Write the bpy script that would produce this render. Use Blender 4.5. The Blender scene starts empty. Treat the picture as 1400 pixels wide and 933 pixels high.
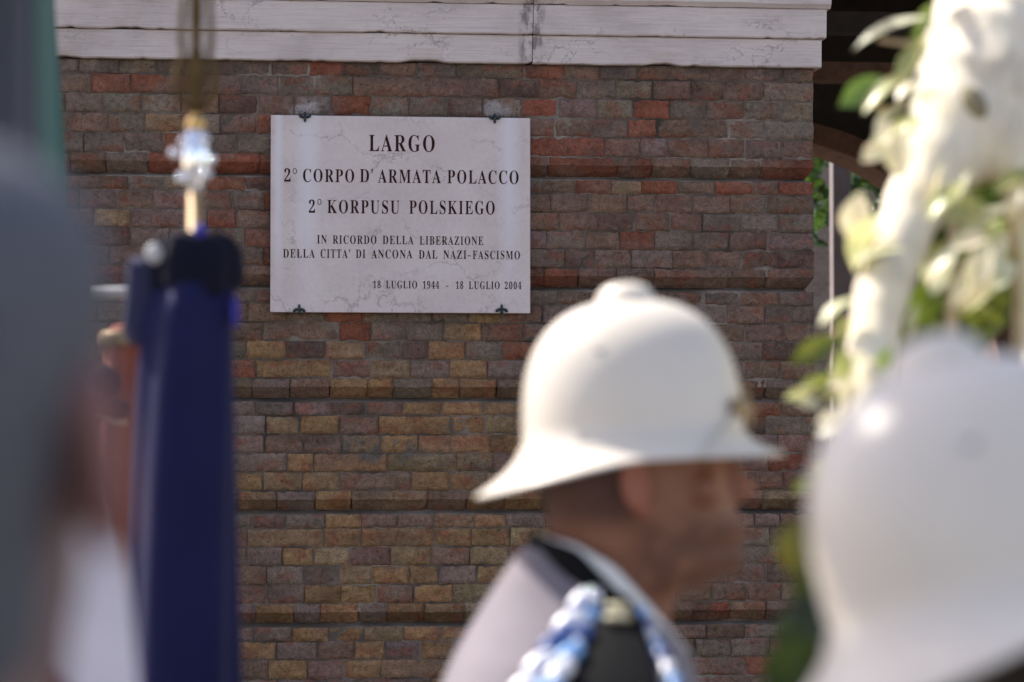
import bpy, bmesh, math, random
from mathutils import Vector, Matrix, noise, Euler
random.seed(7)
S = bpy.context.scene
COL = S.collection
R = math.radians

# ------------------------------------------------------------------ camera
FOC, D = 100.0, 9.72
YAW, PITCH = R(6.0), R(2.04)
FWD = Vector((math.sin(YAW)*math.cos(PITCH), math.cos(YAW)*math.cos(PITCH), math.sin(PITCH)))
RIGHT = Vector((math.cos(YAW), -math.sin(YAW), 0))
UP = RIGHT.cross(FWD)
CAM = Vector((0, 0, 1.7 + D*math.sin(PITCH))) - D*FWD
K = 36/1400/FOC
def ray(px, py): return FWD + RIGHT*((px-700)*K) - UP*((py-466.5)*K)
def P(px, py, d): return CAM + ray(px, py)*d          # photo pixel at distance d
def W(px, py, y=0.0):                                  # photo pixel on the wall
    r = ray(px, py); return CAM + r*((y-CAM.y)/r.y)
def pxof(p):                                           # photo pixel of a point
    v = p-CAM; d = v.dot(FWD)
    return 700 + v.dot(RIGHT)/d/K, 466.5 - v.dot(UP)/d/K
cd = bpy.data.cameras.new('camera'); cam = bpy.data.objects.new('camera', cd); COL.objects.link(cam)
cd.lens = FOC; cd.sensor_width = 36; cd.clip_start = 0.05; cd.clip_end = 2000
cam.matrix_world = Matrix((RIGHT, UP, -FWD)).transposed().to_4x4(); cam.location = CAM
cd.dof.use_dof = True; cd.dof.focus_distance = 9.72; cd.dof.aperture_fstop = 4.0
S.camera = cam

# ------------------------------------------------------------------ light
SUN_EL, SUN_BACK = R(52), R(34.0)      # from the left, a little behind the wall's plane
tosun = Vector((-math.cos(SUN_BACK)*math.cos(SUN_EL), math.sin(SUN_BACK)*math.cos(SUN_EL), math.sin(SUN_EL)))
w = bpy.data.worlds.new('World'); S.world = w; w.use_nodes = True
sky = w.node_tree.nodes.new('ShaderNodeTexSky'); sky.sky_type = 'NISHITA'; sky.sun_disc = False
sky.sun_elevation = SUN_EL; sky.sun_rotation = math.atan2(tosun.x, tosun.y) % (2*math.pi)
bg = w.node_tree.nodes['Background']; bg.inputs[1].default_value = 0.11
tint = w.node_tree.nodes.new('ShaderNodeMix'); tint.data_type = 'RGBA'; tint.blend_type = 'MULTIPLY'
tint.inputs[0].default_value = 1; tint.inputs[7].default_value = (1.18, .955, .85, 1)      # the photo's warm-magenta white balance
w.node_tree.links.new(sky.outputs[0], tint.inputs[6]); w.node_tree.links.new(tint.outputs[2], bg.inputs[0])
sd = bpy.data.lights.new('sun', 'SUN'); sun = bpy.data.objects.new('sun', sd); COL.objects.link(sun)
sd.energy = 2.9; sd.angle = R(0.5); sd.color = (1, 0.94, 0.85)
sun.rotation_euler = tosun.to_track_quat('Z', 'Y').to_euler(); sun.location = (-8, 2, 12)
S.view_settings.view_transform = 'Standard'; S.view_settings.look = 'None'
S.view_settings.exposure = 1.42; S.view_settings.gamma = 1; S.view_settings.use_curve_mapping = False
S.render.engine = 'CYCLES'
try:
    S.cycles.use_denoising = True; S.cycles.max_bounces = 8
except Exception: pass

# ------------------------------------------------------------------ helpers
class NT:
    def __init__(s, name):
        s.m = bpy.data.materials.new(name); s.m.use_nodes = True; s.t = s.m.node_tree
        s.b = s.t.nodes['Principled BSDF']; s.out = s.t.nodes['Material Output']
    def n(s, typ, ins=None, **kw):
        nd = s.t.nodes.new('ShaderNode'+typ)
        for k, v in kw.items(): setattr(nd, k, v)
        for k, v in (ins or {}).items(): s.set(nd.inputs[k], v)
        return nd
    def set(s, inp, v):
        if hasattr(v, 'is_output') and not isinstance(v, (int, float)): s.t.links.new(v, inp)
        else: inp.default_value = v
    def noise(s, scale, detail=6, rough=.6, vec=None, out=0, dist=0):
        nd = s.n('TexNoise', {'Scale': scale, 'Detail': detail, 'Roughness': rough, 'Distortion': dist})
        if vec is not None: s.set(nd.inputs['Vector'], vec)
        return nd.outputs[out]
    def ramp(s, fac, stops):
        nd = s.n('ValToRGB'); s.set(nd.inputs[0], fac); e = nd.color_ramp.elements
        while len(e) < len(stops): e.new(0.5)
        for el, (p, c) in zip(e, stops):
            el.position = p; el.color = (c, c, c, 1) if isinstance(c, (int, float)) else (*c, 1)
        return nd.outputs[0]
    def mix(s, f, a, b, mode='MIX'):
        nd = s.n('Mix', data_type='RGBA', blend_type=mode)
        for i, v in ((0, f), (6, a), (7, b)):
            if isinstance(v, tuple) and len(v) == 3: v = (*v, 1)
            s.set(nd.inputs[i], v)
        return nd.outputs[2]
    def math(s, op, a, b=0.0):
        nd = s.n('Math', operation=op); s.set(nd.inputs[0], a); s.set(nd.inputs[1], b); return nd.outputs[0]
    def coord(s, o='Object'): return s.n('TexCoord').outputs[o]
    def mapping(s, vec, scale=(1, 1, 1), loc=(0, 0, 0), rot=(0, 0, 0)):
        nd = s.n('Mapping', {'Scale': scale, 'Location': loc, 'Rotation': rot}); s.set(nd.inputs[0], vec); return nd.outputs[0]
    def bump(s, h, strength=.5, dist=.002, normal=None):
        nd = s.n('Bump', {'Strength': strength, 'Distance': dist, 'Height': h})
        if normal is not None: s.set(nd.inputs['Normal'], normal)
        s.t.links.new(nd.outputs[0], s.b.inputs['Normal']); return nd.outputs[0]
    def base(s, c): s.set(s.b.inputs['Base Color'], (*c, 1) if isinstance(c, tuple) and len(c) == 3 else c)

def simple(name, col, rough=.6, metal=0, var=.15, scale=30, bump=0, bscale=200, sheen=0, spec=.5):
    t = NT(name); v = t.coord()
    n = t.noise(scale, 5, .6, v)
    lo = tuple(c*(1-var) for c in col); hi = tuple(min(1, c*(1+var)) for c in col)
    t.base(t.ramp(n, [(.3, lo), (.7, hi)]))
    t.b.inputs['Roughness'].default_value = rough; t.b.inputs['Metallic'].default_value = metal
    t.b.inputs['Specular IOR Level'].default_value = spec
    if sheen: t.b.inputs['Sheen Weight'].default_value = sheen
    if bump: t.bump(t.noise(bscale, 4, .6, v), bump, .001)
    return t.m

def link(o, parent=None):
    COL.objects.link(o)
    if parent: o.parent = parent
    return o
def tag(o, label=None, cat=None, group=None, kind=None):
    if label: o['label'] = label
    if cat: o['category'] = cat
    if group: o['group'] = group
    if kind: o['kind'] = kind
    return o
def mesh_obj(name, verts, faces, mat, parent=None, smooth=False, cols=None):
    me = bpy.data.meshes.new(name); me.from_pydata([tuple(v) for v in verts], [], faces)
    for m in (mat if isinstance(mat, list) else [mat]): me.materials.append(m)
    if smooth: me.polygons.foreach_set('use_smooth', [True]*len(me.polygons))
    if cols:
        a = me.color_attributes.new('tint', 'FLOAT_COLOR', 'POINT')
        a.data.foreach_set('color', [x for c in cols for x in (*c, 1)])
    me.update()
    return link(bpy.data.objects.new(name, me), parent)
def empty(name, loc=(0, 0, 0), rz=0, parent=None):
    o = bpy.data.objects.new(name, None); o.location = loc; o.rotation_euler = (0, 0, rz); o.empty_display_size = .1
    return link(o, parent)
class MB:
    def __init__(s): s.v = []; s.f = []
    def add(s, vs, fs):
        b = len(s.v); s.v += [Vector(v) for v in vs]; s.f += [tuple(i+b for i in f) for f in fs]
    def box(s, a, b):
        x0, y0, z0 = a; x1, y1, z1 = b
        s.add([(x0,y0,z0),(x1,y0,z0),(x1,y1,z0),(x0,y1,z0),(x0,y0,z1),(x1,y0,z1),(x1,y1,z1),(x0,y1,z1)],
              [(0,3,2,1),(4,5,6,7),(0,1,5,4),(1,2,6,5),(2,3,7,6),(3,0,4,7)])
    def loft(s, rings, caps=True, closed=True):
        n = len(rings[0]); vs = [v for r in rings for v in r]; fs = []
        for i in range(len(rings)-1):
            for j in range(n if closed else n-1):
                k = (j+1) % n; fs.append((i*n+j, i*n+k, (i+1)*n+k, (i+1)*n+j))
        if caps: fs.append(tuple(range(n-1, -1, -1))); fs.append(tuple(range((len(rings)-1)*n, len(rings)*n)))
        s.add(vs, fs)
    def tube(s, pts, rad, n=14, flat=1.0):
        pts = [Vector(p) for p in pts]; rings = []
        ref = Vector((0, 0, 1)) if abs((pts[-1]-pts[0]).normalized().z) < .9 else Vector((1, 0, 0))
        for i, p in enumerate(pts):
            t = (pts[min(i+1, len(pts)-1)]-pts[max(i-1, 0)]).normalized()
            u = t.cross(ref).normalized(); v = t.cross(u)
            r = rad[i] if isinstance(rad, (list, tuple)) else rad
            rings.append([p + u*(r*math.cos(2*math.pi*k/n)) + v*(r*flat*math.sin(2*math.pi*k/n)) for k in range(n)])
        s.loft(rings)
    def ell(s, c, r, rot=None, nu=16, nv=10):
        c = Vector(c); M = rot or Matrix.Identity(3); rings = []
        for i in range(nv+1):
            a = -math.pi/2 + math.pi*(i+.0)/nv; a = max(min(a, math.pi/2-.02), -math.pi/2+.02)
            rings.append([c + M @ Vector((r[0]*math.cos(a)*math.cos(2*math.pi*k/nu), r[1]*math.cos(a)*math.sin(2*math.pi*k/nu), r[2]*math.sin(a))) for k in range(nu)])
        s.loft(rings)
    def build(s, name, mat, parent=None, smooth=True, remesh=0, sm=0, sub=0, bevel=0):
        o = mesh_obj(name, s.v, s.f, mat, parent, smooth)
        mods = []
        if remesh:
            m = o.modifiers.new('r', 'REMESH'); m.mode = 'VOXEL'; m.voxel_size = remesh; m.use_smooth_shade = True
            if sm: q = o.modifiers.new('s', 'SMOOTH'); q.factor = .5; q.iterations = sm
        if bevel:
            m = o.modifiers.new('b', 'BEVEL'); m.width = bevel; m.segments = 3
        if sub: m = o.modifiers.new('u', 'SUBSURF'); m.levels = sub; m.render_levels = sub
        if o.modifiers:
            dg = bpy.context.evaluated_depsgraph_get()
            me = bpy.data.meshes.new_from_object(o.evaluated_get(dg)); o.modifiers.clear(); old = o.data; o.data = me
            bpy.data.meshes.remove(old); me.name = name
            if remesh: me.polygons.foreach_set('use_smooth', [True]*len(me.polygons))
        return o
def lerp(a, b, t): return a + (b-a)*t
def interp(x, pts):
    if x <= pts[0][0]: return pts[0][1]
    for (a, u), (b, v) in zip(pts, pts[1:]):
        if x <= b: return u + (v-u)*(x-a)/(b-a)
    return pts[-1][1]
def sstep(a, b, x):
    t = max(0, min(1, (x-a)/(b-a))); return t*t*(3-2*t)
def fbm(p, o=4): return noise.fractal(Vector(p), 1.0, 2.0, o)

# ------------------------------------------------------------------ materials
def brick_mat():
    t = NT('old_brick'); v = t.coord()
    a = t.n('Attribute', attribute_name='tint').outputs['Color']
    n1 = t.noise(55, 8, .68, v); n2 = t.noise(230, 5, .7, v); n3 = t.noise(14, 6, .6, v)
    c = t.mix(1.0, a, t.ramp(n1, [(.28, .55), (.5, 1.0), (.74, 1.38)]), 'MULTIPLY')
    c = t.mix(1.0, c, t.ramp(n2, [(.3, .6), (.65, 1.28)]), 'MULTIPLY')
    c = t.mix(t.ramp(n3, [(.52, 0.0), (.75, .35)]), c, (.16, .135, .12))
    pit = t.ramp(t.noise(90, 3, .5, v), [(.26, 1.0), (.31, 0.0)])
    c = t.mix(t.math('MULTIPLY', pit, .7), c, (.05, .04, .035))
    t.base(c); t.b.inputs['Roughness'].default_value = .93; t.b.inputs['Specular IOR Level'].default_value = .2
    h = t.math('ADD', t.math('MULTIPLY', n1, 1.0), t.math('MULTIPLY', n2, .6)); h = t.math('SUBTRACT', h, pit)
    t.bump(h, 1.0, .015); return t.m
def mortar_mat():
    t = NT('lime_mortar'); v = t.coord()
    n = t.noise(3.2, 5, .6, v); n2 = t.noise(160, 4, .6, v)
    c = t.ramp(n, [(.38, (.055, .043, .034)), (.52, (.15, .117, .092)), (.66, (.31, .265, .225))])
    c = t.mix(1.0, c, t.ramp(n2, [(.3, .65), (.7, 1.15)]), 'MULTIPLY')
    t.base(c); t.b.inputs['Roughness'].default_value = .95; t.bump(n2, .8, .004); return t.m
def stone_mat():
    t = NT('architrave_stone'); v = t.coord()
    lines = t.noise(1, 6, .65, t.mapping(v, (6, 40, 190)))
    big = t.noise(2.3, 6, .6, t.mapping(v, (1, 1, 1.6)))
    vo = t.n('TexVoronoi', {'Scale': 5.5}, feature='DISTANCE_TO_EDGE')
    wv = t.n('VectorMath', operation='ADD'); t.set(wv.inputs[0], t.mapping(v, (.7, 1, 1.6)))
    sc = t.n('VectorMath', operation='SCALE'); t.set(sc.inputs[0], t.noise(7, 6, .7, v, out=1)); sc.inputs['Scale'].default_value = .35
    t.set(wv.inputs[1], sc.outputs[0]); t.set(vo.inputs['Vector'], wv.outputs[0])
    crack = t.ramp(vo.outputs['Distance'], [(.0, 1.0), (.012, 0.0)])
    crack = t.math('MULTIPLY', crack, t.ramp(t.noise(3, 3, .5, v), [(.47, 0.0), (.62, .8)]))
    c = t.ramp(big, [(.3, (.50, .435, .42)), (.5, (.64, .56, .545)), (.72, (.70, .625, .605))])
    c = t.mix(1.0, c, t.ramp(lines, [(.30, .84), (.55, 1.03)]), 'MULTIPLY')
    c = t.mix(crack, c, (.16, .13, .115))
    sp = t.ramp(t.noise(38, 3, .5, v), [(.25, .8), (.31, 0.0)])
    c = t.mix(t.math('MULTIPLY', sp, .6), c, (.2, .17, .15))
    # grey stain beside the block joint
    sx = t.n('SeparateXYZ'); t.set(sx.inputs[0], v)
    jx = W(727, 60).x
    near = t.ramp(t.math('ABSOLUTE', t.math('SUBTRACT', sx.outputs[0], jx-.004)), [(.0, 1.0), (.03, .9), (.05, 0.0)])
    st = t.math('MULTIPLY', near, t.ramp(t.noise(30, 6, .7, t.mapping(v, (1, 1, .4))), [(.47, 0.0), (.58, .85)]))
    c = t.mix(st, c, (.17, .15, .145))
    t.base(c); t.b.inputs['Roughness'].default_value = .85; t.b.inputs['Specular IOR Level'].default_value = .25
    h = t.math('SUBTRACT', t.math('MULTIPLY', lines, 1.2), crack)
    t.bump(h, .6, .004); return t.m
def marble_mat():
    t = NT('veined_marble'); v = t.coord()
    sc = t.n('VectorMath', operation='SCALE'); t.set(sc.inputs[0], t.noise(9, 9, .72, v, out=1)); sc.inputs['Scale'].default_value = .22
    wv = t.n('VectorMath', operation='ADD'); t.set(wv.inputs[0], t.mapping(v, (1, 1, 1.7), loc=(.37, 0, .21), rot=(0, .55, 0))); t.set(wv.inputs[1], sc.outputs[0])
    vo = t.n('TexVoronoi', {'Scale': 3.4}, feature='DISTANCE_TO_EDGE'); t.set(vo.inputs['Vector'], wv.outputs[0])
    vein = t.math('MULTIPLY', t.ramp(vo.outputs['Distance'], [(.0, 1.0), (.011, 0.0)]), t.ramp(t.noise(5, 3, .5, v), [(.42, 0.0), (.6, .75)]))
    vo2 = t.n('TexVoronoi', {'Scale': 7.5}, feature='DISTANCE_TO_EDGE'); t.set(vo2.inputs['Vector'], wv.outputs[0])
    vein2 = t.math('MULTIPLY', t.ramp(vo2.outputs['Distance'], [(.0, .5), (.012, 0.0)]), t.ramp(t.noise(4, 3, .5, t.mapping(v, loc=(3, 1, 2))), [(.45, 0.0), (.6, .6)]))
    big = t.noise(4, 7, .62, v); fine = t.noise(70, 4, .6, v)
    c = t.ramp(big, [(.3, (.57, .485, .48)), (.7, (.69, .61, .60))])
    c = t.mix(1.0, c, t.ramp(fine, [(.3, .95), (.7, 1.04)]), 'MULTIPLY')
    c = t.mix(vein, c, (.16, .11, .09)); c = t.mix(vein2, c, (.22, .17, .15))
    sx = t.n('SeparateXYZ'); t.set(sx.inputs[0], v)
    for px, wd in ((421, .05), (694, .045), (380, .02)):   # pale run-off streaks under the clips
        x0 = W(px, 290).x
        k = t.ramp(t.math('ABSOLUTE', t.math('SUBTRACT', t.math('ADD', sx.outputs[0], t.math('MULTIPLY', big, .01)), x0+.005)), [(.0, .75), (wd*.45, .5), (wd, 0.0)])
        zf = t.ramp(t.math('MULTIPLY', t.math('SUBTRACT', sx.outputs[2], W(px, 430).z), 1.5), [(0.05, .15), (.6, .9)])
        c = t.mix(t.math('MULTIPLY', k, zf), c, (.74, .72, .78))
    t.base(c); t.b.inputs['Roughness'].default_value = .5; t.b.inputs['Specular IOR Level'].default_value = .3
    t.bump(fine, .08, .001); return t.m
def ground_mat():
    t = NT('stone_paving'); v = t.coord()
    br = t.n('TexBrick', {'Scale': 1.6, 'Color1': (.13, .11, .088, 1), 'Color2': (.16, .138, .11, 1), 'Mortar': (.14, .13, .12, 1), 'Mortar Size': .012})
    t.set(br.inputs['Vector'], v)
    c = t.mix(1.0, br.outputs[0], t.ramp(t.noise(3, 8, .65, v), [(.3, .7), (.7, 1.15)]), 'MULTIPLY')
    t.base(c); t.b.inputs['Roughness'].default_value = .85; t.bump(t.noise(40, 5, .6, v), .4, .004); return t.m
def leaf_mat(name, lo, hi):
    t = NT(name); v = t.coord()
    a = t.n('Attribute', attribute_name='tint').outputs['Color']
    c = t.mix(1.0, t.ramp(t.noise(30, 4, .6, v), [(.3, lo), (.7, hi)]), a, 'MULTIPLY')
    t.base(c); t.b.inputs['Roughness'].default_value = .3
    tr = t.n('BsdfTranslucent'); t.set(tr.inputs[0], t.mix(1.0, c, (1.7, 1.7, 1.2), 'MULTIPLY'))
    mx = t.n('MixShader', {0: .35}); t.t.links.new(t.b.outputs[0], mx.inputs[1]); t.t.links.new(tr.outputs[0], mx.inputs[2])
    t.t.links.new(mx.outputs[0], t.out.inputs[0]); return t.m
def bark_mat():
    t = NT('pale_bark'); v = t.coord()
    n = t.noise(11, 7, .65, v); n2 = t.noise(60, 5, .6, t.mapping(v, (1, 1, .25)))
    c = t.ramp(n, [(.3, (.60, .52, .40)), (.5, (.80, .73, .60)), (.72, (.86, .80, .68))])
    c = t.mix(t.ramp(n, [(.27, .7), (.33, 0.0)]), c, (.2, .18, .12))
    c = t.mix(1.0, c, t.ramp(n2, [(.3, .85), (.6, 1.05)]), 'MULTIPLY')
    t.base(c); t.b.inputs['Roughness'].default_value = .8; t.bump(n2, .5, .006); return t.m
def cloth_mat(name, col, rough=.75, sheen=.3, var=.12):
    t = NT(name); v = t.coord()
    c = t.ramp(t.noise(8, 5, .6, v), [(.3, tuple(x*(1-var) for x in col)), (.7, tuple(x*(1+var) for x in col))])
    t.base(c); t.b.inputs['Roughness'].default_value = rough; t.b.inputs['Sheen Weight'].default_value = sheen
    t.b.inputs['Specular IOR Level'].default_value = .15; t.bump(t.noise(900, 2, .5, v), .25, .0006); return t.m
def skin_mat(name, col):
    t = NT(name); v = t.coord()
    c = t.ramp(t.noise(22, 6, .6, v), [(.3, tuple(x*f for x, f in zip(col, (.86, .78, .76)))), (.7, tuple(x*1.1 for x in col))])
    a = t.n('Attribute', attribute_name='tint').outputs['Color']; c = t.mix(1.0, c, a, 'MULTIPLY')
    t.base(c); t.b.inputs['Roughness'].default_value = .5; t.b.inputs['Subsurface Weight'].default_value = .15
    t.b.inputs['Subsurface Radius'].default_value = (.012, .005, .003)
    t.bump(t.noise(300, 3, .6, v), .2, .0006); return t.m
def helmet_mat():
    t = NT('white_helmet_paint'); v = t.coord()
    c = t.ramp(t.noise(6, 5, .6, v), [(.3, (.71, .645, .56)), (.7, (.76, .70, .615))])
    c = t.mix(t.ramp(t.noise(40, 6, .7, v), [(.62, 0.0), (.75, .25)]), c, (.55, .5, .44))
    t.base(c); t.b.inputs['Roughness'].default_value = .36; t.bump(t.noise(260, 3, .5, v), .12, .0008); return t.m

M = {}
M['brick'] = brick_mat(); M['mortar'] = mortar_mat(); M['stone'] = stone_mat(); M['marble'] = marble_mat(); M['ground'] = ground_mat()
M['letter'] = simple('letter_paint', (.040, .014, .012), .9, var=.5, scale=120, spec=.05)
M['clip'] = simple('dark_iron', (.035, .05, .058), .5, .6, .4, 60)
M['wood'] = simple('dark_timber', (.028, .018, .013), .85, var=.35, scale=12)
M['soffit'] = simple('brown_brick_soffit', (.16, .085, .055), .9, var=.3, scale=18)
M['post'] = simple('grey_post_paint', (.24, .205, .20), .7, var=.15, scale=9)
M['leaf'] = leaf_mat('glossy_leaf', (.10, .14, .05), (.21, .25, .10))
M['ivy'] = leaf_mat('ivy_leaf', (.02, .05, .012), (.075, .13, .03))
M['bark'] = bark_mat(); M['twig'] = simple('tan_twig', (.42, .32, .2), .8, var=.25)
M['knot'] = simple('dark_bark_knot', (.26, .23, .15), .9)
M['helmet'] = helmet_mat(); M['helmet_in'] = simple('helmet_lining', (.10, .07, .05), .8)
M['skin'] = skin_mat('tanned_skin', (.27, .118, .066)); M['skin_red'] = skin_mat('ruddy_skin', (.25, .085, .05))
M['skin_dull'] = skin_mat('weathered_skin', (.26, .17, .155)); M['slate_wool'] = cloth_mat('dark_slate_wool', (.06, .062, .08), .8, .1)
M['hair'] = simple('short_dark_hair', (.035, .026, .02), .75, var=.4, scale=150, bump=.8, bscale=700)
M['grey_hair'] = simple('grey_hair', (.085, .09, .11), .7, var=.3, scale=110, bump=.8, bscale=500)
M['jacket'] = cloth_mat('pale_grey_wool', (.20, .175, .20)); M['black_cloth'] = cloth_mat('black_cloth', (.006, .006, .007), .8, .0)
M['white_cloth'] = cloth_mat('white_cotton', (.88, .86, .82)); M['shirt'] = cloth_mat('white_shirt', (.76, .70, .74))
M['trouser'] = cloth_mat('dark_trouser', (.02, .022, .03)); M['shoe'] = simple('black_leather', (.012, .011, .01), .35)
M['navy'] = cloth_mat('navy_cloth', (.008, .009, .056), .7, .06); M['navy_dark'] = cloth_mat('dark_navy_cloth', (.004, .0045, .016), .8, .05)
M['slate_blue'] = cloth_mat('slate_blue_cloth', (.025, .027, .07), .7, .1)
M['violet'] = cloth_mat('violet_ribbon', (.035, .03, .26), .5, .1)
M['orange'] = cloth_mat('orange_cloth', (.27, .06, .03), .7, .2)
M['gold'] = simple('brass', (.78, .52, .2), .28, 1, .1, 20); M['silver'] = simple('polished_silver', (.80, .84, .92), .06, 1, .03, 20)
M['dull_brass'] = simple('worn_brass', (.33, .235, .13), .5, .35, .12, 20)
M['bronze'] = simple('dull_bronze', (.11, .072, .03), .6, .8, .25, 40)
M['cord_blue'] = simple('light_blue_silk_cord', (.22, .42, .76), .4, .15, .1, 60); M['cord_white'] = simple('silver_silk_cord', (.80, .80, .86), .4, .2, .05, 60)
M['cord_deep'] = simple('deep_blue_silk_cord', (.03, .07, .24), .35, 0, .1, 60)
M['vent'] = simple('grey_vent_metal', (.30, .29, .28), .4, .3)
M['pale'] = simple('pale_grey_paint', (.42, .43, .46), .6, var=.08)
def flag_mat():
    t = NT('slate_and_green_flag'); v = t.coord('Generated'); sx = t.n('SeparateXYZ'); t.set(sx.inputs[0], v)
    a = t.n('Attribute', attribute_name='tint').outputs['Color']
    t.base(a); t.b.inputs['Roughness'].default_value = .7; t.b.inputs['Sheen Weight'].default_value = .2; return t.m
M['flag'] = flag_mat()

# ------------------------------------------------------------------ ground
g = MB(); g.add([(-700, -700, 0), (700, -700, 0), (700, 700, 0), (-700, 700, 0)], [(0, 1, 2, 3)])
tag(g.build('ground', M['ground'], smooth=False), kind='structure')

# ------------------------------------------------------------------ brick wall
XR = W(1113, 300).x
Z0 = [W(620, y).z for y in (239, 392, 545, 698, 851)]
PER = (Z0[0]-Z0[4])/4
ZTOP = W(620, 88).z
grooves = [Z0[0]-PER*i for i in range(8) if Z0[0]-PER*i > .1]     # z of each groove's deepest line
CH = .036; CD = .044
def wall_tint(p, bx, bz, kind, rnd):
    c = kind
    n = fbm((p.x*9+rnd*50, bz*3, p.z*14), 4)
    f = .90 + .2*rnd + n*.34
    m_ = sstep(-.1, .45, fbm((p.x*8, 33+rnd*60, p.z*11), 4)); kind2 = (.23, .155, .115); c = [lerp(a, b, m_*(.2 if kind[0] > .3 else .5)) for a, b in zip(c, kind2)]
    red = sstep(.15, .5, fbm((p.x*13, 7+rnd*40, p.z*22), 4))
    col = [x*f for x in c]
    col = [lerp(a, b, red*.5) for a, b in zip(col, (.29, .085, .045))]
    px, py = pxof(Vector((p.x, 0, p.z)))
    # pale plaster smears above the clips
    for cx, cy in ((416, 151), (676, 153)):
        d = math.hypot((px-cx)/27, (py-cy)/15) + .55*fbm((p.x*24, 3, p.z*24), 5)
        k = sstep(1.0, .45, d)*.8
        col = [lerp(a, b, k) for a, b in zip(col, (.50, .46, .47))]
    # blue grey blotches
    d = math.hypot((px-520)/95, (py-617)/26); k = sstep(1, .3, d)*sstep(.02, .3, fbm((p.x*22, 9, p.z*13), 4))
    col = [lerp(a, b, k*.75) for a, b in zip(col, (.11, .125, .13))]
    # brick darkens in patches towards the cornice
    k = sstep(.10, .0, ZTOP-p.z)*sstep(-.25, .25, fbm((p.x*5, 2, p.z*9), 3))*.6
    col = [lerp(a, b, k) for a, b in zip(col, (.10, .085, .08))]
    k = sstep(.2, .55, fbm((p.x*4, 21, p.z*4.5), 4))*.3
    col = [lerp(a, b, k) for a, b in zip(col, (.20, .17, .145))]
    g = sum(col)/3; return tuple(max(.015, lerp(g*t_, x, .86)*1.1) for x, t_ in zip(col, (1.18, .97, .85)))
PAL = {'grey': (.225, .170, .130), 'brown': (.235, .138, .098), 'red': (.29, .095, .054), 'mauve': (.25, .165, .142),
       'ochre': (.335, .188, .082), 'tan': (.31, .205, .11), 'dark': (.16, .098, .074)}
def pick(px, py):
    y = math.exp(-(((px-575)/190)**2 + ((py-650)/150)**2)) + .85*math.exp(-(((px-560)/170)**2 + ((py-860)/120)**2))
    y = min(1, y*1.25)
    wts = {'grey': .8, 'brown': 1.15, 'red': .42, 'mauve': .3, 'tan': .04, 'ochre': .0, 'dark': .2}
    if py < 260 and px > 700: wts['red'] = .7; wts['grey'] = .9
    if px > 700 and py > 300: wts['red'] *= .7; wts['brown'] = 1.4
    if px > 930: wts['red'] *= .6; wts['brown'] = 1.6
    if px < 480 and py > 440: wts['mauve'] = .8; wts['dark'] = .3
    if px < 240 and py < 330: wts['mauve'] = 1.2; wts['grey'] = 1.2; wts['red'] = .2
    if py > 780 and px > 600: wts['mauve'] *= .6
    ks = list(wts); c = random.choices(ks, [wts[k] for k in ks])[0]
    if random.random() < y: c = random.choices(['ochre', 'tan', 'brown', 'mauve'], [1.0, .22, .3, .1])[0]
    b = PAL[c]; f = random.uniform(.86, 1.16)
    return tuple(x*f*random.uniform(.94, 1.06) for x in b)
BV, BF, BC, BM, BS = [], [], [], [], []
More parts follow.
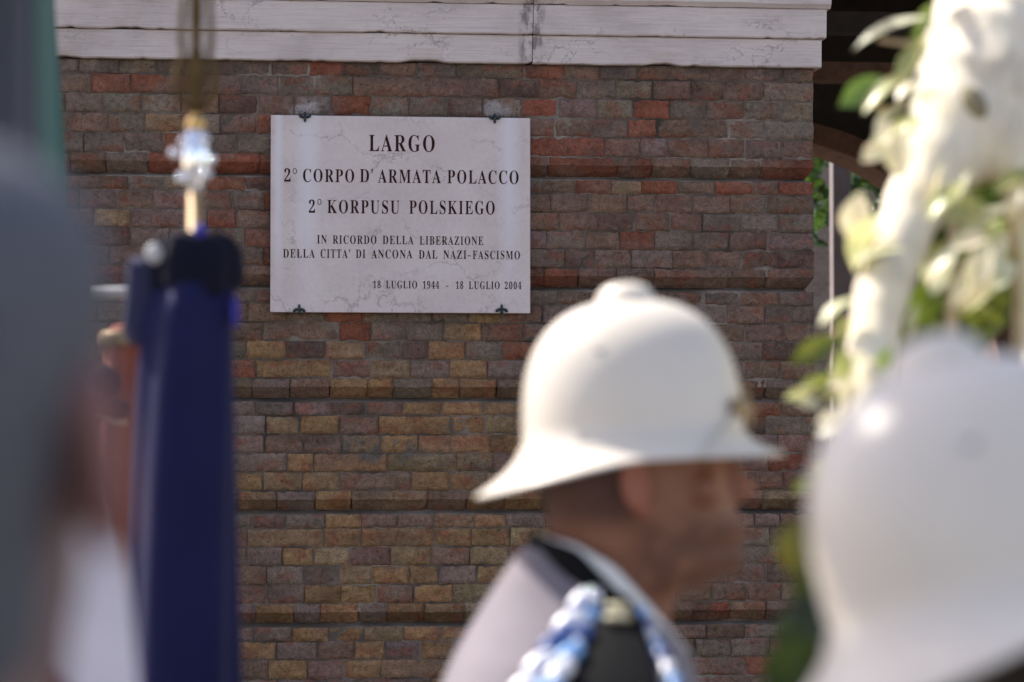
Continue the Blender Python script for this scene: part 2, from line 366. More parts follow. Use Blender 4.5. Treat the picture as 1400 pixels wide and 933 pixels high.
def brick(x0, x1, z0, z1, cham, nx, nz, tint, skirt=.05, mapf=None, corner=False):
    """one weathered brick: a bulged, displaced front with a skirt into the mortar"""
    rnd = random.random(); base = len(BV); out = random.uniform(-.0025, .0025); tilt = random.uniform(-.012, .012)
    tl = random.uniform(-.02, .02); ero = random.random()**3
    e = [random.uniform(-.0014, .0014) for _ in range(4)]
    for j in range(nz+1):
        for i in range(nx+1):
            u, v = i/nx, j/nz
            if cham:      # keep one row of vertices on the arris of the undercut
                kz = max(2, nz//3); vc = CH/(z1-z0)
            # crowd samples at the edges
            u = .5-.5*math.cos(math.pi*u)*(.6+.4*abs(math.cos(math.pi*u))); v = .5-.5*math.cos(math.pi*v)*(.6+.4*abs(math.cos(math.pi*v)))
            if cham: v = vc*j/kz if j <= kz else vc+(1-vc)*(.5-.5*math.cos(math.pi*(.08+.92*(j-kz)/(nz-kz))))
            x = lerp(x0+e[0], x1+e[1], u); z = lerp(z0+e[2], z1+e[3], v)
            wob = noise.noise(Vector((x*26, rnd*30, z*26)))*.0018
            x += wob*(1 if 0 < i < nx else 1.0); z += noise.noise(Vector((x*22, 5+rnd*30, z*26)))*.0018
            ed = min((x-x0), (x1-x), (z-z0) if not cham else 1, (z1-z))
            y = out + tilt*(x-(x0+x1)/2) + tl*(z-(z0+z1)/2)
            y += .0062*(1-sstep(-.001, .009+.004*math.sin(x*140+rnd*20), ed))
            nn = fbm((x*17+rnd*9, rnd*33, z*20), 5)
            nh = noise.noise(Vector((x*85, rnd*13, z*110)))
            y += nn*.0042 + nh*.0013 + ero*.006*sstep(.1, .6, fbm((x*10, rnd*71, z*14), 4))
            if ed < .012: y += max(0, noise.noise(Vector((x*60, rnd*3, z*60))))*.006*(1-ed/.012)
            y = min(y, .008)
            if cham and j < kz: o = max(0, (z0+CH-z)/CH)*CD; y += o
            else: o = 0
            if corner: x = min(x, XR-o*.5+.003*fbm((2, z*30, rnd), 3))
            p = Vector((x, y, z)); BV.append(mapf(p) if mapf else p)
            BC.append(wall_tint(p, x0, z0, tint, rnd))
    for j in range(nz):
        for i in range(nx):
            a = base+j*(nx+1)+i; BF.append((a, a+1, a+nx+2, a+nx+1)); BM.append(0); BS.append(not (cham and j < max(2, nz//3)))
    rim = [base+i for i in range(nx+1)] + [base+j*(nx+1)+nx for j in range(1, nz+1)] + \
          [base+nz*(nx+1)+i for i in range(nx-1, -1, -1)] + [base+j*(nx+1) for j in range(nz-1, 0, -1)]
    b2 = len(BV)
    for k in rim:
        q = BV[k].copy()
        if mapf: q.x = XR-skirt
        else: q.y = skirt
        BV.append(q); BC.append(tuple(c*.8 for c in BC[k]))
    m = len(rim)
    for k in range(m): BF.append((rim[k], b2+k, b2+(k+1) % m, rim[(k+1) % m])); BM.append(0); BS.append(True)
def courses():
    """(z0, z1, chamfered) of every course from the cornice to the ground"""
    out = []
    tops = [ZTOP+.004] + [z-.013 for z in grooves]; bots = grooves + [0]
    for k, (t, b) in enumerate(zip(tops, bots)):
        h = t-b; last = .066; n = 5 if h > .3 else max(1, round((h-last)/.063))
        if k == len(bots)-1: n = max(1, round(h/.064)-1); last = h/(n+1)
        first = min(.050, h-last-(n-1)*.0635) if n > 1 else h-last
        rest = (h-last-first)/(n-1) if n > 1 else 0
        z = t
        for i in range(n):
            hh = first if i == 0 else rest
            out.append((z-hh, z, False)); z -= hh
        out.append((b, z, k < len(bots)-1))
    return out
GAP = .0022
XL = -5.5; XD = W(-60, 400).x
for ci, (z0, z1, ch) in enumerate(courses()):
    x = XR; first = True
    while x > XL:
        L = random.gauss(.1285, .006)
        r = random.random()
        if r < .07: L = random.uniform(.235, .262)
        elif r < .13: L = random.uniform(.085, .11)
        if first: L = .17 if ci % 2 else .118; L += random.uniform(-.012, .012)
        xa = x-L; px, py = pxof(Vector(((xa+x)/2, 0, (z0+z1)/2)))
        fine = xa > XD and py < 960
        nx, nz = ((21 if L < .2 else 34), 12) if fine else (3, 3)
        if ch: nz = 15 if fine else 4
        g2 = GAP*random.uniform(.6, 1.5)
        brick(xa+g2/2, x-(0 if first else g2/2), z0+(0 if ch else GAP/2), z1-GAP/2, ch, nx, nz, pick(px, py), skirt=.12 if first else .062, corner=first)
        x = xa; first = False
    # the short end of the pier, laid the same way round the corner
    y = .125; 
    while y < .58:
        L = random.gauss(.128, .006); yb = min(y+L, .6)
        def mapf(p, XR=XR): return Vector((XR-max(p.y, 0), p.x, p.z))
        brick(y+.002, yb-.002, z0+(0 if ch else GAP/2), z1-GAP/2, ch, 4, 4, PAL[random.choice(['brown', 'grey', 'red'])], skirt=.05, mapf=mapf)
        y = yb
def raw_box(a, b):
    m = MB(); m.box(a, b); base = len(BV); BV.extend(m.v); BC.extend([(.3, .3, .3)]*8)
    BF.extend([tuple(i+base for i in f) for f in m.f]); BM.extend([1]*6); BS.extend([False]*6)
raw_box((XL, .05, 0), (XR-.05, .62, ZTOP))
tops = [ZTOP] + grooves; bots = grooves + [0]
for k, (t, b) in enumerate(zip(tops, bots)):
    tz = t - (.0145 if k else .001); bz = b + (CH+.002 if k < len(bots)-1 else 0)
    raw_box((XL, .0062, bz), (XR-.0062, .6, tz))
    if k:   # sloped mortar ledge running along the top of the band
        N = 220; base = len(BV)
        for i in range(N+1):
            x = lerp(max(XL, XD-.2), XR-.024, i/N); jy = .002*fbm((x*14, k, 0), 3)
            for (yy, zz) in ((.052, t-.002), (.006+jy, t-.0125+jy*.5), (.006+jy, t-.017), (.052, t-.017)):
                BV.append(Vector((x, yy, zz))); BC.append((.3, .3, .3))
        for i in range(N):
            for q in range(4):
                a = base+i*4+q; b_ = base+i*4+(q+1) % 4; BF.append((a, b_, b_+4, a+4)); BM.append(1); BS.append(False)
wall = mesh_obj('brick_wall', BV, BF, [M['brick'], M['mortar']], None, False, BC)
wall.data.polygons.foreach_set('material_index', BM)
wall.data.polygons.foreach_set('use_smooth', BS)
tag(wall, 'old brick wall of red, brown and ochre bricks with horizontal grooves', 'wall')

# stone architrave: stepped blocks meeting at a joint
zA, zB, zC = W(620, 87).z, W(620, 48).z, W(620, 7).z
JX = W(727, 60).x
def fascia(m, x0, x1, y0, y1, z0, z1, rnd, lean=.0, bev=.004):
    """a long weathered block with worn arrises"""
    N = max(2, int((x1-x0)/.02)); prof = [(y1, z0), (y0+bev, z0), (y0, z0+bev), (y0+lean*.5, (z0+z1)/2), (y0+lean, z1-bev), (y0+lean+bev, z1), (y1, z1)]
    rings = []
    for i in range(N+1):
        x = lerp(x0, x1, i/N); chip = max(0, fbm((x*5, rnd, 1), 5)-.25)*.02 + max(0, fbm((x*21, rnd, 4), 3)-.3)*.012
        rings.append([Vector((x, y + (chip*.8 if q in (1, 2) else 0) + .0012*fbm((x*9, q, rnd), 3), z + (chip if q in (1, 2) else 0) + .0015*fbm((x*7, q+9, rnd), 3)*(1 if q < 3 else 0))) for q, (y, z) in enumerate(prof)])
    m.loft(rings)
for (a, b, r) in ((-5.5, JX-.0012, 1.0), (JX+.0012, None, 7.0)):
    m = MB()
    for (z0, z1, pr, px) in ((zA, zB-.001, .026, 1123), (zB, zC-.001, .044, 1130), (zC, zC+.34, .066, 1137)):
        xe = W(px, 60, -pr).x if b is None else b
        fascia(m, a, xe, -pr, .6, z0, z1, r+z0*9, lean=-.004, bev=.004 if pr < .06 else .014)
    o = m.build('stone_block', M['stone'], wall, smooth=False)
m = MB(); m.box((-5.5, .03, zC+.34), (XR, .6, zC+1.3)); m.build('upper_masonry', M['stone'], wall, smooth=False)

# ------------------------------------------------------------------ plaque
PT = .028; PY = -.040          # slab thickness, front face
c0, c1 = W(370, 157, PY), W(725, 427, PY)
pl = MB()
xa, xb = W(370, 290, PY).x, W(725, 290, PY).x; za, zb = W(370, 427, PY).z, W(370, 157.5, PY).z
pl.box((xa, PY, za), (xb, PY+PT, zb))
plaque = pl.build('marble_plaque', M['marble'], smooth=False, bevel=.0025)
tag(plaque, 'pale marble street plaque with dark engraved capitals fixed to brick wall', 'plaque')
for qx in (xa+.12, xb-.12):
    for qz in (za+.1, zb-.1):
        sp = MB(); sp.tube([(qx, PY+PT-.001, qz), (qx, .012, qz)], .012); sp.build('spacer', M['clip'], plaque)
def bold(s):
    o = ''
    for ch in s:
        if 'A' <= ch <= 'Z': o += chr(0x1D400+ord(ch)-65)
        elif ch.isdigit(): o += chr(0x1D7CE+int(ch))
        else: o += ch
    return o
def word(mb, s, x0, x1, base, cap):
    """serif capitals fitted between two points of the slab"""
    p0, p1 = W(x0, base, PY), W(x1, base, PY); h = cap*(p1.x-p0.x)/(x1-x0)
    if s == '-': mb.box((p0.x, PY-.0007, p0.z+h*.30), (p1.x, PY+.004, p0.z+h*.40)); return
    if s == 'o':     # degree ring
        cx, cz = (p0.x+p1.x)/2, p0.z+h*.5; rx = (p1.x-p0.x)/2; rz = h*.5
        vs = []; fs = []; n = 28
        for k in range(n):
            a = 2*math.pi*k/n; th = .30
            for q in (1, 1-th*(.55+.45*abs(math.cos(a)))): vs.append((cx+rx*q*math.cos(a), PY-.0007, cz+rz*q*math.sin(a)))
        for k in range(n): j = (k+1) % n; fs.append((2*k, 2*j, 2*j+1, 2*k+1))
        mb.add(vs, fs); return
    apo = s.endswith("'"); body = s.rstrip("'")
    cu = bpy.data.curves.new('w', 'FONT'); cu.body = bold(body); cu.size = 1; cu.space_character = 1.22; cu.offset = -.003; cu.resolution_u = 5
    to = bpy.data.objects.new('w', cu); COL.objects.link(to)
    me = bpy.data.meshes.new_from_object(to.evaluated_get(bpy.context.evaluated_depsgraph_get()))
    xs = [v.co.x for v in me.vertices]; mn, mx = min(xs), max(xs)
    flat = [v.co.y for v in me.vertices]
    capu = CAPU if not body[0].isdigit() else CAPD
    full = p1.x-p0.x; aw = .09*h if apo else 0; gapw = .20*h if apo else 0
    sx = (full-aw-gapw)/(mx-mn)
    vs = [(p0.x+(v.co.x-mn)*sx, PY-.0007, p0.z+v.co.y/capu*h) for v in me.vertices]
    mb.add(vs, [tuple(f.vertices) for f in me.polygons])
    if apo:
        x = p1.x-aw*1.3
        mb.add([(x, PY-.0007, p0.z+h*1.02), (x+aw*1.3, PY-.0007, p0.z+h*1.02), (x+aw*.9, PY-.0007, p0.z+h*.68), (x+aw*.4, PY-.0007, p0.z+h*.68)], [(0, 1, 2, 3)])
    bpy.data.objects.remove(to); bpy.data.curves.remove(cu); bpy.data.meshes.remove(me)
def capheight(ch):
    cu = bpy.data.curves.new('w', 'FONT'); cu.body = bold(ch); cu.size = 1; cu.offset = -.003
    to = bpy.data.objects.new('w', cu); COL.objects.link(to)
    me = bpy.data.meshes.new_from_object(to.evaluated_get(bpy.context.evaluated_depsgraph_get()))
    h = max(v.co.y for v in me.vertices); bpy.data.objects.remove(to); bpy.data.curves.remove(cu); bpy.data.meshes.remove(me); return h
CAPU, CAPD = capheight('E'), capheight('4')
LINES = [
 [('LARGO', 504.5, 594.3, 206.9, 22.3)],
 [('2', 388.6, 397.2, 248.6, 18.2), ('o', 400.2, 405.8, 238.3, 8.2), ('CORPO', 414.3, 484.2, 248.9, 17.6), ("D'", 492, 509.7, 249.3, 17.8), ('ARMATA', 516.8, 602.7, 250, 18), ('POLACCO', 611.7, 709, 251, 18)],
 [('2', 422.3, 430.6, 291.2, 18), ('o', 434, 439.4, 280.4, 8.2), ('KORPUSU', 447.5, 545.9, 291.6, 17.9), ('POLSKIEGO', 559.5, 676.4, 292.5, 18)],
 [('IN', 433.5, 446.8, 333.1, 11.5), ('RICORDO', 454.9, 514.7, 333.5, 11.5), ('DELLA', 523.2, 565.4, 334, 11.5), ('LIBERAZIONE', 573.8, 660.6, 334.7, 11.5)],
 [('DELLA', 387, 430.3, 352.4, 11.7), ("CITTA'", 438.3, 478.6, 352.7, 11.7), ('DI', 486.5, 499.5, 353, 11.6), ('ANCONA', 507.6, 563.8, 353.3, 11.6), ('DAL', 572.6, 597.9, 353.8, 11.5), ('NAZI', 606.2, 637.6, 354, 11.4), ('-', 639.6, 643.2, 354, 11.4), ('FASCISMO', 646.3, 710.9, 354.4, 11.4)],
 [('18', 510.2, 520.4, 394.2, 10.2), ('LUGLIO', 527.7, 570.2, 394.4, 10.3), ('1944', 578.1, 600.3, 394.7, 10.2), ('-', 609.6, 613.2, 395, 10), ('18', 623.3, 633.2, 395.1, 10.2), ('LUGLIO', 641, 683.1, 395.3, 10.3), ('2004', 690, 712.8, 395.6, 10.3)],
]
for L in LINES:
    mb = MB()
    for i, a in enumerate(L):
        word(mb, *a)
        nxt = L[i+1] if i+1 < len(L) else None
        if nxt and (nxt[0] == 'o' or (a[0] == 'NAZI') or (a[0] == '-' and nxt[0] == 'FASCISMO')): continue
        mb.build('inscription_word', M['letter'], plaque, smooth=False); mb = MB()
def fleur(px, py, up):
    s = 1 if up else -1; c = W(px, py, PY-.004); m = MB()
    z = lambda v: c.z + s*v
    def e(dx, dz, rx, rz, ang=0):
        m.ell((c.x+dx, c.y, z(dz)), (rx, .006, rz), Matrix.Rotation(s*ang, 3, 'Y'))
    e(0, .004, .0052, .016); e(-.0125, .0, .0085, .0055, -.5); e(.0125, .0, .0085, .0055, .5); e(-.017, -.004, .0045, .0045); e(.017, -.004, .0045, .0045); e(0, -.009, .006, .007)
    m.tube([(c.x, c.y, z(-.009)), (c.x, .02, z(-.009))], .004)
    m.build('clip', M['clip'], plaque)
for a in ((417, 159.5, False), (676.5, 161.5, False), (409, 424, True), (686, 424, True)): fleur(*a)

# ------------------------------------------------------------------ portico behind the pier
por = empty('portico', (XR+.6, 4.6, 0)); tag(por, 'dark covered passage with a brown brick arch right of the brick wall', 'portico')
def padd(m, name, mat, smooth=False, **k):
    o = m.build(name, mat, por, smooth, **k); o.matrix_parent_inverse = Matrix.Translation(-por.location); return o
YB = 4.6
def B(px, py, y=YB): return W(px, py, y)
ac = B(1040, 522); rr = B(1365, 522).x-ac.x; th = (B(1393, 522).x-B(1365, 522).x)
m = MB(); nA = 48; ring_i = []; ring_o = []
for k in range(nA+1):
    a = math.pi*k/nA; ring_i.append((ac.x+rr*math.cos(a), ac.z+rr*math.sin(a))); ring_o.append((ac.x+(rr+th)*math.cos(a), ac.z+(rr+th)*math.sin(a)))
rings = [[Vector((ci[0], YB-.05, ci[1])), Vector((co[0], YB-.05, co[1])), Vector((co[0], YB+.35, co[1])), Vector((ci[0], YB+.35, ci[1]))] for ci, co in zip(ring_i, ring_o)]
m.loft(rings)
for sx in (1, -1):
    x = ac.x+sx*rr; m.box((min(x, x+sx*th), YB-.05, 0), (max(x, x+sx*th), YB+.35, ac.z))
padd(m, 'arch', M['soffit'], bevel=.006)
m = MB(); ztop = 4.7
for (ci, cj) in zip(ring_o, ring_o[1:]):       # spandrel wall above the arch
    m.add([(ci[0], YB, ci[1]), (cj[0], YB, cj[1]), (cj[0], YB, ztop), (ci[0], YB, ztop), (ci[0], YB+.3, ci[1]), (cj[0], YB+.3, cj[1]), (cj[0], YB+.3, ztop), (ci[0], YB+.3, ztop)],
          [(0, 1, 2, 3), (4, 7, 6, 5), (0, 4, 5, 1), (3, 2, 6, 7)])
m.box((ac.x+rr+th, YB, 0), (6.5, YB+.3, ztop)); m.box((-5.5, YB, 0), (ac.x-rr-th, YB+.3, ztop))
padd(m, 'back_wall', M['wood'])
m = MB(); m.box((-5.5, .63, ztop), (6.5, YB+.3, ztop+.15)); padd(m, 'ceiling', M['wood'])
m = MB(); m.box((6.5, .63, 0), (6.7, YB+.3, ztop)); padd(m, 'shade_side_wall', M['wood'])  # unseen end wall, added to keep the passage dark
m = MB(); m.box((-5.5, .64, zC+.9), (6.5, .9, ztop)); padd(m, 'shade_lintel', M['wood'])  # unseen beam, added to hold sky light out of the passage
for (py, y) in ((98, 3.2), (30, 2.2)):
    p = W(1150, py, y); m = MB(); m.box((XR-.5, y, p.z-.04), (6.5, y+.14, p.z+.045)); padd(m, 'tie_beam', M['soffit' if py > 50 else 'wood'])

# far court: post, ivy, wall
def far(px, py, d): return P(px, py, d)
p0 = far(1136, 205, 16.5); wpx = .0042*25
post = empty('grey_post', (p0.x+wpx/2, p0.y, 0)); tag(post, 'slim grey square post standing beyond the dark archway', 'post')
m = MB(); m.box((-wpx/2, -wpx/2, 0.001), (wpx/2, wpx/2, 3.4)); m.build('shaft', M['post'], post, False, bevel=.006)
m = MB(); m.box((-.09, -.09, 0), (.09, .09, .12)); m.build('base_block', M['post'], post, False, bevel=.01)
q = far(1150, 400, 23)
def fbrick():
    t = NT('far_brick'); v = t.coord()
    br = t.n('TexBrick', {'Scale': 6.0, 'Color1': (.22, .16, .13, 1), 'Color2': (.30, .23, .19, 1), 'Mortar': (.3, .28, .26, 1), 'Mortar Size': .015})
    t.set(br.inputs['Vector'], t.mapping(v, rot=(R(90), 0, 0))); t.base(br.outputs[0]); t.b.inputs['Roughness'].default_value = .9; return t.m
m = MB(); m.box((-4, q.y, 0), (9, q.y+.4, 4.2)); fw = m.build('court_wall', fbrick(), smooth=False); tag(fw, 'far brown brick wall seen through the archway', 'wall')

def leaf_into(V, F, C, c, length, width, axis, nrm, tint, curl=.25):
    """a curved, pointed leaf blade of real thickness-free cupped form"""
    axis = axis.normalized(); side = axis.cross(nrm).normalized(); nrm = side.cross(axis).normalized()
    n = 9; base = len(V); ws = [0.05, .45, .8, .98, 1, .9, .7, .4, .03]
    for i in range(n):
        t = i/(n-1); p = c + axis*(length*(t-.5)) - nrm*(curl*length*(t-.45)**2)
        w_ = width*.5*ws[i]
        for s_ in (-1, -.5, 0, .5, 1): V.append(p + side*(w_*s_) + nrm*(abs(s_)*w_*.28)); C.append(tint)
    for i in range(n-1):
        for j in range(4): a = base+i*5+j; F.append((a, a+1, a+6, a+5))
V, F, C = [], [], []
for k in range(620):
    px = random.uniform(1085, 1290); py = random.uniform(150, 300) + random.uniform(-10, 60)*random.random()
    if fbm((px*.02, py*.02, 3), 3) < -.28: continue
    c = P(px, py, random.uniform(20.5, 22.2)); c.z = max(c.z, 1)
    ax = Vector((random.gauss(0, 1), random.gauss(0, .5), random.gauss(-.6, .6))); nr = Vector((random.gauss(-.5, .6), random.gauss(-.8, .4), random.gauss(.5, .5)))
    leaf_into(V, F, C, c, random.uniform(.10, .17), random.uniform(.08, .14), ax, nr, tuple(random.uniform(.55, 1.3) for _ in range(1))*3)
ivy = empty('ivy', (q.x, q.y-.3, 0)); tag(ivy, 'dark green ivy growing over the far wall beyond the arch', 'plant')
mesh_obj('foliage', [v-ivy.location for v in V], F, M['ivy'], ivy, True, C)
m = MB()
for k in range(5):
    x = (k-2)*.45; m.tube([(x, .22, 0), (x+.1, .2, 1.2), (x-.05, .2, 2.2), (x+.12, .22, 3.1)], [.03, .025, .02, .012], 8)
m.build('stem', M['twig'], ivy)

# ------------------------------------------------------------------ pale forked tree at the right
TD = 3.0; sc = K*TD
tree = empty('tree', (P(1165, 933, TD).x, P(1165, 933, TD).y, 0)); TL = tree.location.copy()
tag(tree, 'pale sunlit forked tree trunk with leafy shoots right of the brick wall', 'tree')
def lean(py): return max(-.05, min(.9, (933-py)/933*.62))
def tp(px, py, dd=0): return P(px, py, TD+dd+lean(py))-TL
def path(m, pts, flat=1.0):
    pp = [tp(a, b, (c[0] if c else 0)) for a, b, r, *c in pts]; rr_ = [r*sc*(TD+lean(b))/TD for a, b, r, *c in pts]
    P2, R2 = [], []                     # Catmull-Rom through the points
    for i in range(len(pp)-1):
        p = [pp[max(i-1, 0)], pp[i], pp[i+1], pp[min(i+2, len(pp)-1)]]
        for s_ in range(6):
            t = s_/6; t2, t3 = t*t, t**3
            P2.append(.5*((2*p[1]) + (p[2]-p[0])*t + (2*p[0]-5*p[1]+4*p[2]-p[3])*t2 + (3*p[1]-p[0]-3*p[2]+p[3])*t3)); R2.append(lerp(rr_[i], rr_[i+1], t)*(1+.05*math.sin(i*3+s_)))
    P2.append(pp[-1]); R2.append(rr_[-1]); m.tube(P2, R2, 18, flat)
m = MB()
path(m, [(1440, -420, 70), (1420, -180, 90), (1398, -20, 106), (1368, 90, 112), (1330, 160, 92), (1282, 225, 56), (1243, 300, 41), (1206, 400, 38), (1182, 540, 34), (1166, 680, 33), (1150, 800, 30), (1146, 933, 30), (1142, 1300, 34), (1140, 2790, 50)])
path(m, [(1368, 60, 95), (1405, 150, 75), (1428, 250, 52), (1436, 400, 44), (1440, 600, 44), (1436, 933, 46), (1420, 1500, 50), (1380, 2790, 60)])
path(m, [(1420, 20, 60), (1500, -120, 50), (1560, -420, 40)])
m.build('trunk', M['bark'], tree, remesh=.007, sm=4)
for pts in ([(1300, 470, 9), (1302, 400, 9), (1303, 330, 8), (1312, 270, 6), (1330, 220, 4)], [(1394, 480, 9), (1392, 400, 8), (1384, 330, 6), (1372, 250, 4)],
            [(1270, 60, 6), (1240, 60, 4), (1200, 55, 2.5)], [(1238, 140, 6), (1215, 150, 4), (1180, 140, 2.5)], [(1190, 520, 5), (1150, 535, 4), (1095, 535, 2)],
            [(1195, 420, 5), (1160, 440, 4), (1120, 475, 2)], [(1150, 720, 6), (1110, 780, 5), (1090, 880, 4), (1085, 940, 3)], [(1160, 690, 5), (1120, 670, 3), (1098, 664, 2)], [(1205, 400, 6), (1190, 350, 4), (1178, 320, 2.5)]):
    m = MB(); path(m, pts); m.build('shoot', M['twig'], tree)
m = MB(); m.ell(tp(1332, 142, -.085), (.014, .018, .024), Matrix.Rotation(-.5, 3, 'Y')); m.build('knot', M['knot'], tree)
V, F, C = [], [], []
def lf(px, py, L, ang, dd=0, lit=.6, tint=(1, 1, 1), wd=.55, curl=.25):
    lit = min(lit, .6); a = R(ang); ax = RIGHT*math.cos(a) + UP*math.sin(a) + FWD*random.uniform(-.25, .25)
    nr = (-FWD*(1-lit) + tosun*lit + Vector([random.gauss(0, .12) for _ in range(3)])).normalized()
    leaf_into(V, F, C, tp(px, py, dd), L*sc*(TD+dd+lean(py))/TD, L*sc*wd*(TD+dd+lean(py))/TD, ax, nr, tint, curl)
YG = (2.4, 2.0, 2.2); PALE = (3.8, 3.1, 6.5); DK = (.35, .4, .3)  # PALE puts the white gloss of sunlit leaves into their colour
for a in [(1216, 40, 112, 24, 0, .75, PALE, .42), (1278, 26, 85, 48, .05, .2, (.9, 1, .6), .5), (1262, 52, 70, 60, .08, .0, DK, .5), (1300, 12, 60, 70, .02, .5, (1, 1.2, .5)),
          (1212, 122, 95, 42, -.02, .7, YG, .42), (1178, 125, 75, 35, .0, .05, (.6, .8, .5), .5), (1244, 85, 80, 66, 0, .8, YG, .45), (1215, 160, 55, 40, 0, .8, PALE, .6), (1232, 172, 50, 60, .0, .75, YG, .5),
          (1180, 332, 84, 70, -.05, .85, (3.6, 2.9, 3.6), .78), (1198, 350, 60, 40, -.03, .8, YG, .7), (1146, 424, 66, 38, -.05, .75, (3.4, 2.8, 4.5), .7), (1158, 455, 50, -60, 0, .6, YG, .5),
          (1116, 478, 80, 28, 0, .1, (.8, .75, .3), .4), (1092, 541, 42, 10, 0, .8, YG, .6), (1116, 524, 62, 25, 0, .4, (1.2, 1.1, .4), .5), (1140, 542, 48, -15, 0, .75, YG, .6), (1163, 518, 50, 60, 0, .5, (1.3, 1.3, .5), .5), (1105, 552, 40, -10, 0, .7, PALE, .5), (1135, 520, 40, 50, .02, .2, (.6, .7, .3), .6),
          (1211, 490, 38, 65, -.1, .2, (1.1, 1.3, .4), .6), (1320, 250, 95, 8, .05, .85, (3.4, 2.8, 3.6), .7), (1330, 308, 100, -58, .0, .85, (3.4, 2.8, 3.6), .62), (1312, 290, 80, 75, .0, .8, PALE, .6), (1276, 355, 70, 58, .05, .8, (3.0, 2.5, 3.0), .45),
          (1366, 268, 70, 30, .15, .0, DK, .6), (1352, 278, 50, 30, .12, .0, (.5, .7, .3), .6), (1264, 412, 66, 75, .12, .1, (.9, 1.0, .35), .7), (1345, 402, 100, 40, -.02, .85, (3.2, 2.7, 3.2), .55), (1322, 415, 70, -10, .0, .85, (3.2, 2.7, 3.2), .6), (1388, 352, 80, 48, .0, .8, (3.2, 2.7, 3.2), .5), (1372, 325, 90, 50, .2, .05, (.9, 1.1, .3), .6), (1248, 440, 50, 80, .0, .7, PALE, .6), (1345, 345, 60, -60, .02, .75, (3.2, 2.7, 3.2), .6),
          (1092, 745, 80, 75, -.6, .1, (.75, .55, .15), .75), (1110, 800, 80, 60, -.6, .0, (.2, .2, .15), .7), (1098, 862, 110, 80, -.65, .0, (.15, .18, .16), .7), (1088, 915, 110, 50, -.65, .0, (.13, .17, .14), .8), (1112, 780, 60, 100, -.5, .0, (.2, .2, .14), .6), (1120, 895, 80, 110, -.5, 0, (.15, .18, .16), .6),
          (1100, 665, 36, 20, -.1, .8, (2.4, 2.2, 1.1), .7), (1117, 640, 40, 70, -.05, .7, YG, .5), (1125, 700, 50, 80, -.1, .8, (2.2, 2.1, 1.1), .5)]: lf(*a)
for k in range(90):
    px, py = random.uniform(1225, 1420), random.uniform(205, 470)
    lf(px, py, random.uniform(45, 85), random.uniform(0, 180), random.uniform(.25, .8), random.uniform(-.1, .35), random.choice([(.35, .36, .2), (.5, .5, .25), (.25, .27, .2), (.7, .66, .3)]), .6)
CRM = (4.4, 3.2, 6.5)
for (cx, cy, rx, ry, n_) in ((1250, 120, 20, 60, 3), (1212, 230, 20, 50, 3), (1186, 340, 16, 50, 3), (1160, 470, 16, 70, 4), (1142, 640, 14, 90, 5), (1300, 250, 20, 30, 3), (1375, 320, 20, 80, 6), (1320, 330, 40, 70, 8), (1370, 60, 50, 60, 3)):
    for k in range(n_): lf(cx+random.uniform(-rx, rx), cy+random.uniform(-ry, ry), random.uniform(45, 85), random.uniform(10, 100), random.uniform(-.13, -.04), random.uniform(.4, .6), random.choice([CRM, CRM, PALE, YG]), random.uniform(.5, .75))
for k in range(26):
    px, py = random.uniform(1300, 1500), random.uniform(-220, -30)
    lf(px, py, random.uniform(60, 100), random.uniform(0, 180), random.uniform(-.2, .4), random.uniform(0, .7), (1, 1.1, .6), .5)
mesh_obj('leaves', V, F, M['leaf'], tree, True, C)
# unseen leaves and limb above the frame, added to shade the near helmet
CC = P(1340, 640, 1.87) + tosun*2.1
m = MB(); a0 = tp(1440, -420)+TL; m.tube([p-TL for p in (a0-Vector((0, 0, .1)), lerp(a0, CC, .35)+Vector((0, 0, .12)), lerp(a0, CC, .7)+Vector((0, 0, .1)), CC)], [.05, .035, .022, .01], 12); m.build('shade_crown_branch', M['bark'], tree)
V, F, C = [], [], []
for k in range(2000):
    q = Vector((random.gauss(0, .24), random.gauss(0, .24), random.gauss(0, .20)))
    if k % 3 == 0: q = lerp(a0-CC, Vector((0, 0, 0)), random.random()) + q*.8
    if fbm((q.x*4, q.y*4, q.z*4), 3) < -.25: continue
    leaf_into(V, F, C, CC-TL+q, random.uniform(.06, .1), random.uniform(.035, .055), Vector([random.gauss(0, 1) for _ in range(3)]), Vector((random.gauss(0, .5), random.gauss(0, .5), 1)), (random.uniform(.4, .9),)*3)
mesh_obj('shade_crown', V, F, M['leaf'], tree, True, C)

# ------------------------------------------------------------------ people
def sup(n, a, b, cx, cy, z, e=2.3, front=1.0):
    r = []
    for k in range(n):
        t = 2*math.pi*k/n; c, s = math.cos(t), math.sin(t)
        x = math.copysign(abs(c)**(2/e), c); y = math.copysign(abs(s)**(2/e), s)
        if x > 0: y *= 1-(1-front)*x
        r.append(Vector((cx+a*x, cy+b*y, z)))
    return r
CHIN = 1.554
HEAD = [  # z above chin, back x, front x, half width, front narrowing
 (-.13, -.095, .055, .066, 1), (-.09, -.088, .048, .061, 1), (-.05, -.084, .043, .057, 1), (-.022, -.083, .052, .056, .9), (-.006, -.083, .102, .055, .62), (.006, -.084, .124, .056, .52), (.02, -.085, .130, .059, .5),
 (.032, -.087, .121, .061, .55), (.043, -.089, .1265, .063, .6), (.050, -.091, .1225, .064, .62), (.058, -.093, .1255, .065, .63), (.07, -.096, .117, .067, .66), (.09, -.101, .112, .070, .7), (.112, -.106, .105, .073, .74),
 (.128, -.108, .100, .074, .78), (.140, -.109, .107, .075, .8), (.152, -.109, .1115, .076, .82), (.175, -.106, .107, .076, .85), (.195, -.096, .092, .068, .9), (.212, -.072, .064, .05, 1), (.224, -.03, .02, .02, 1)]
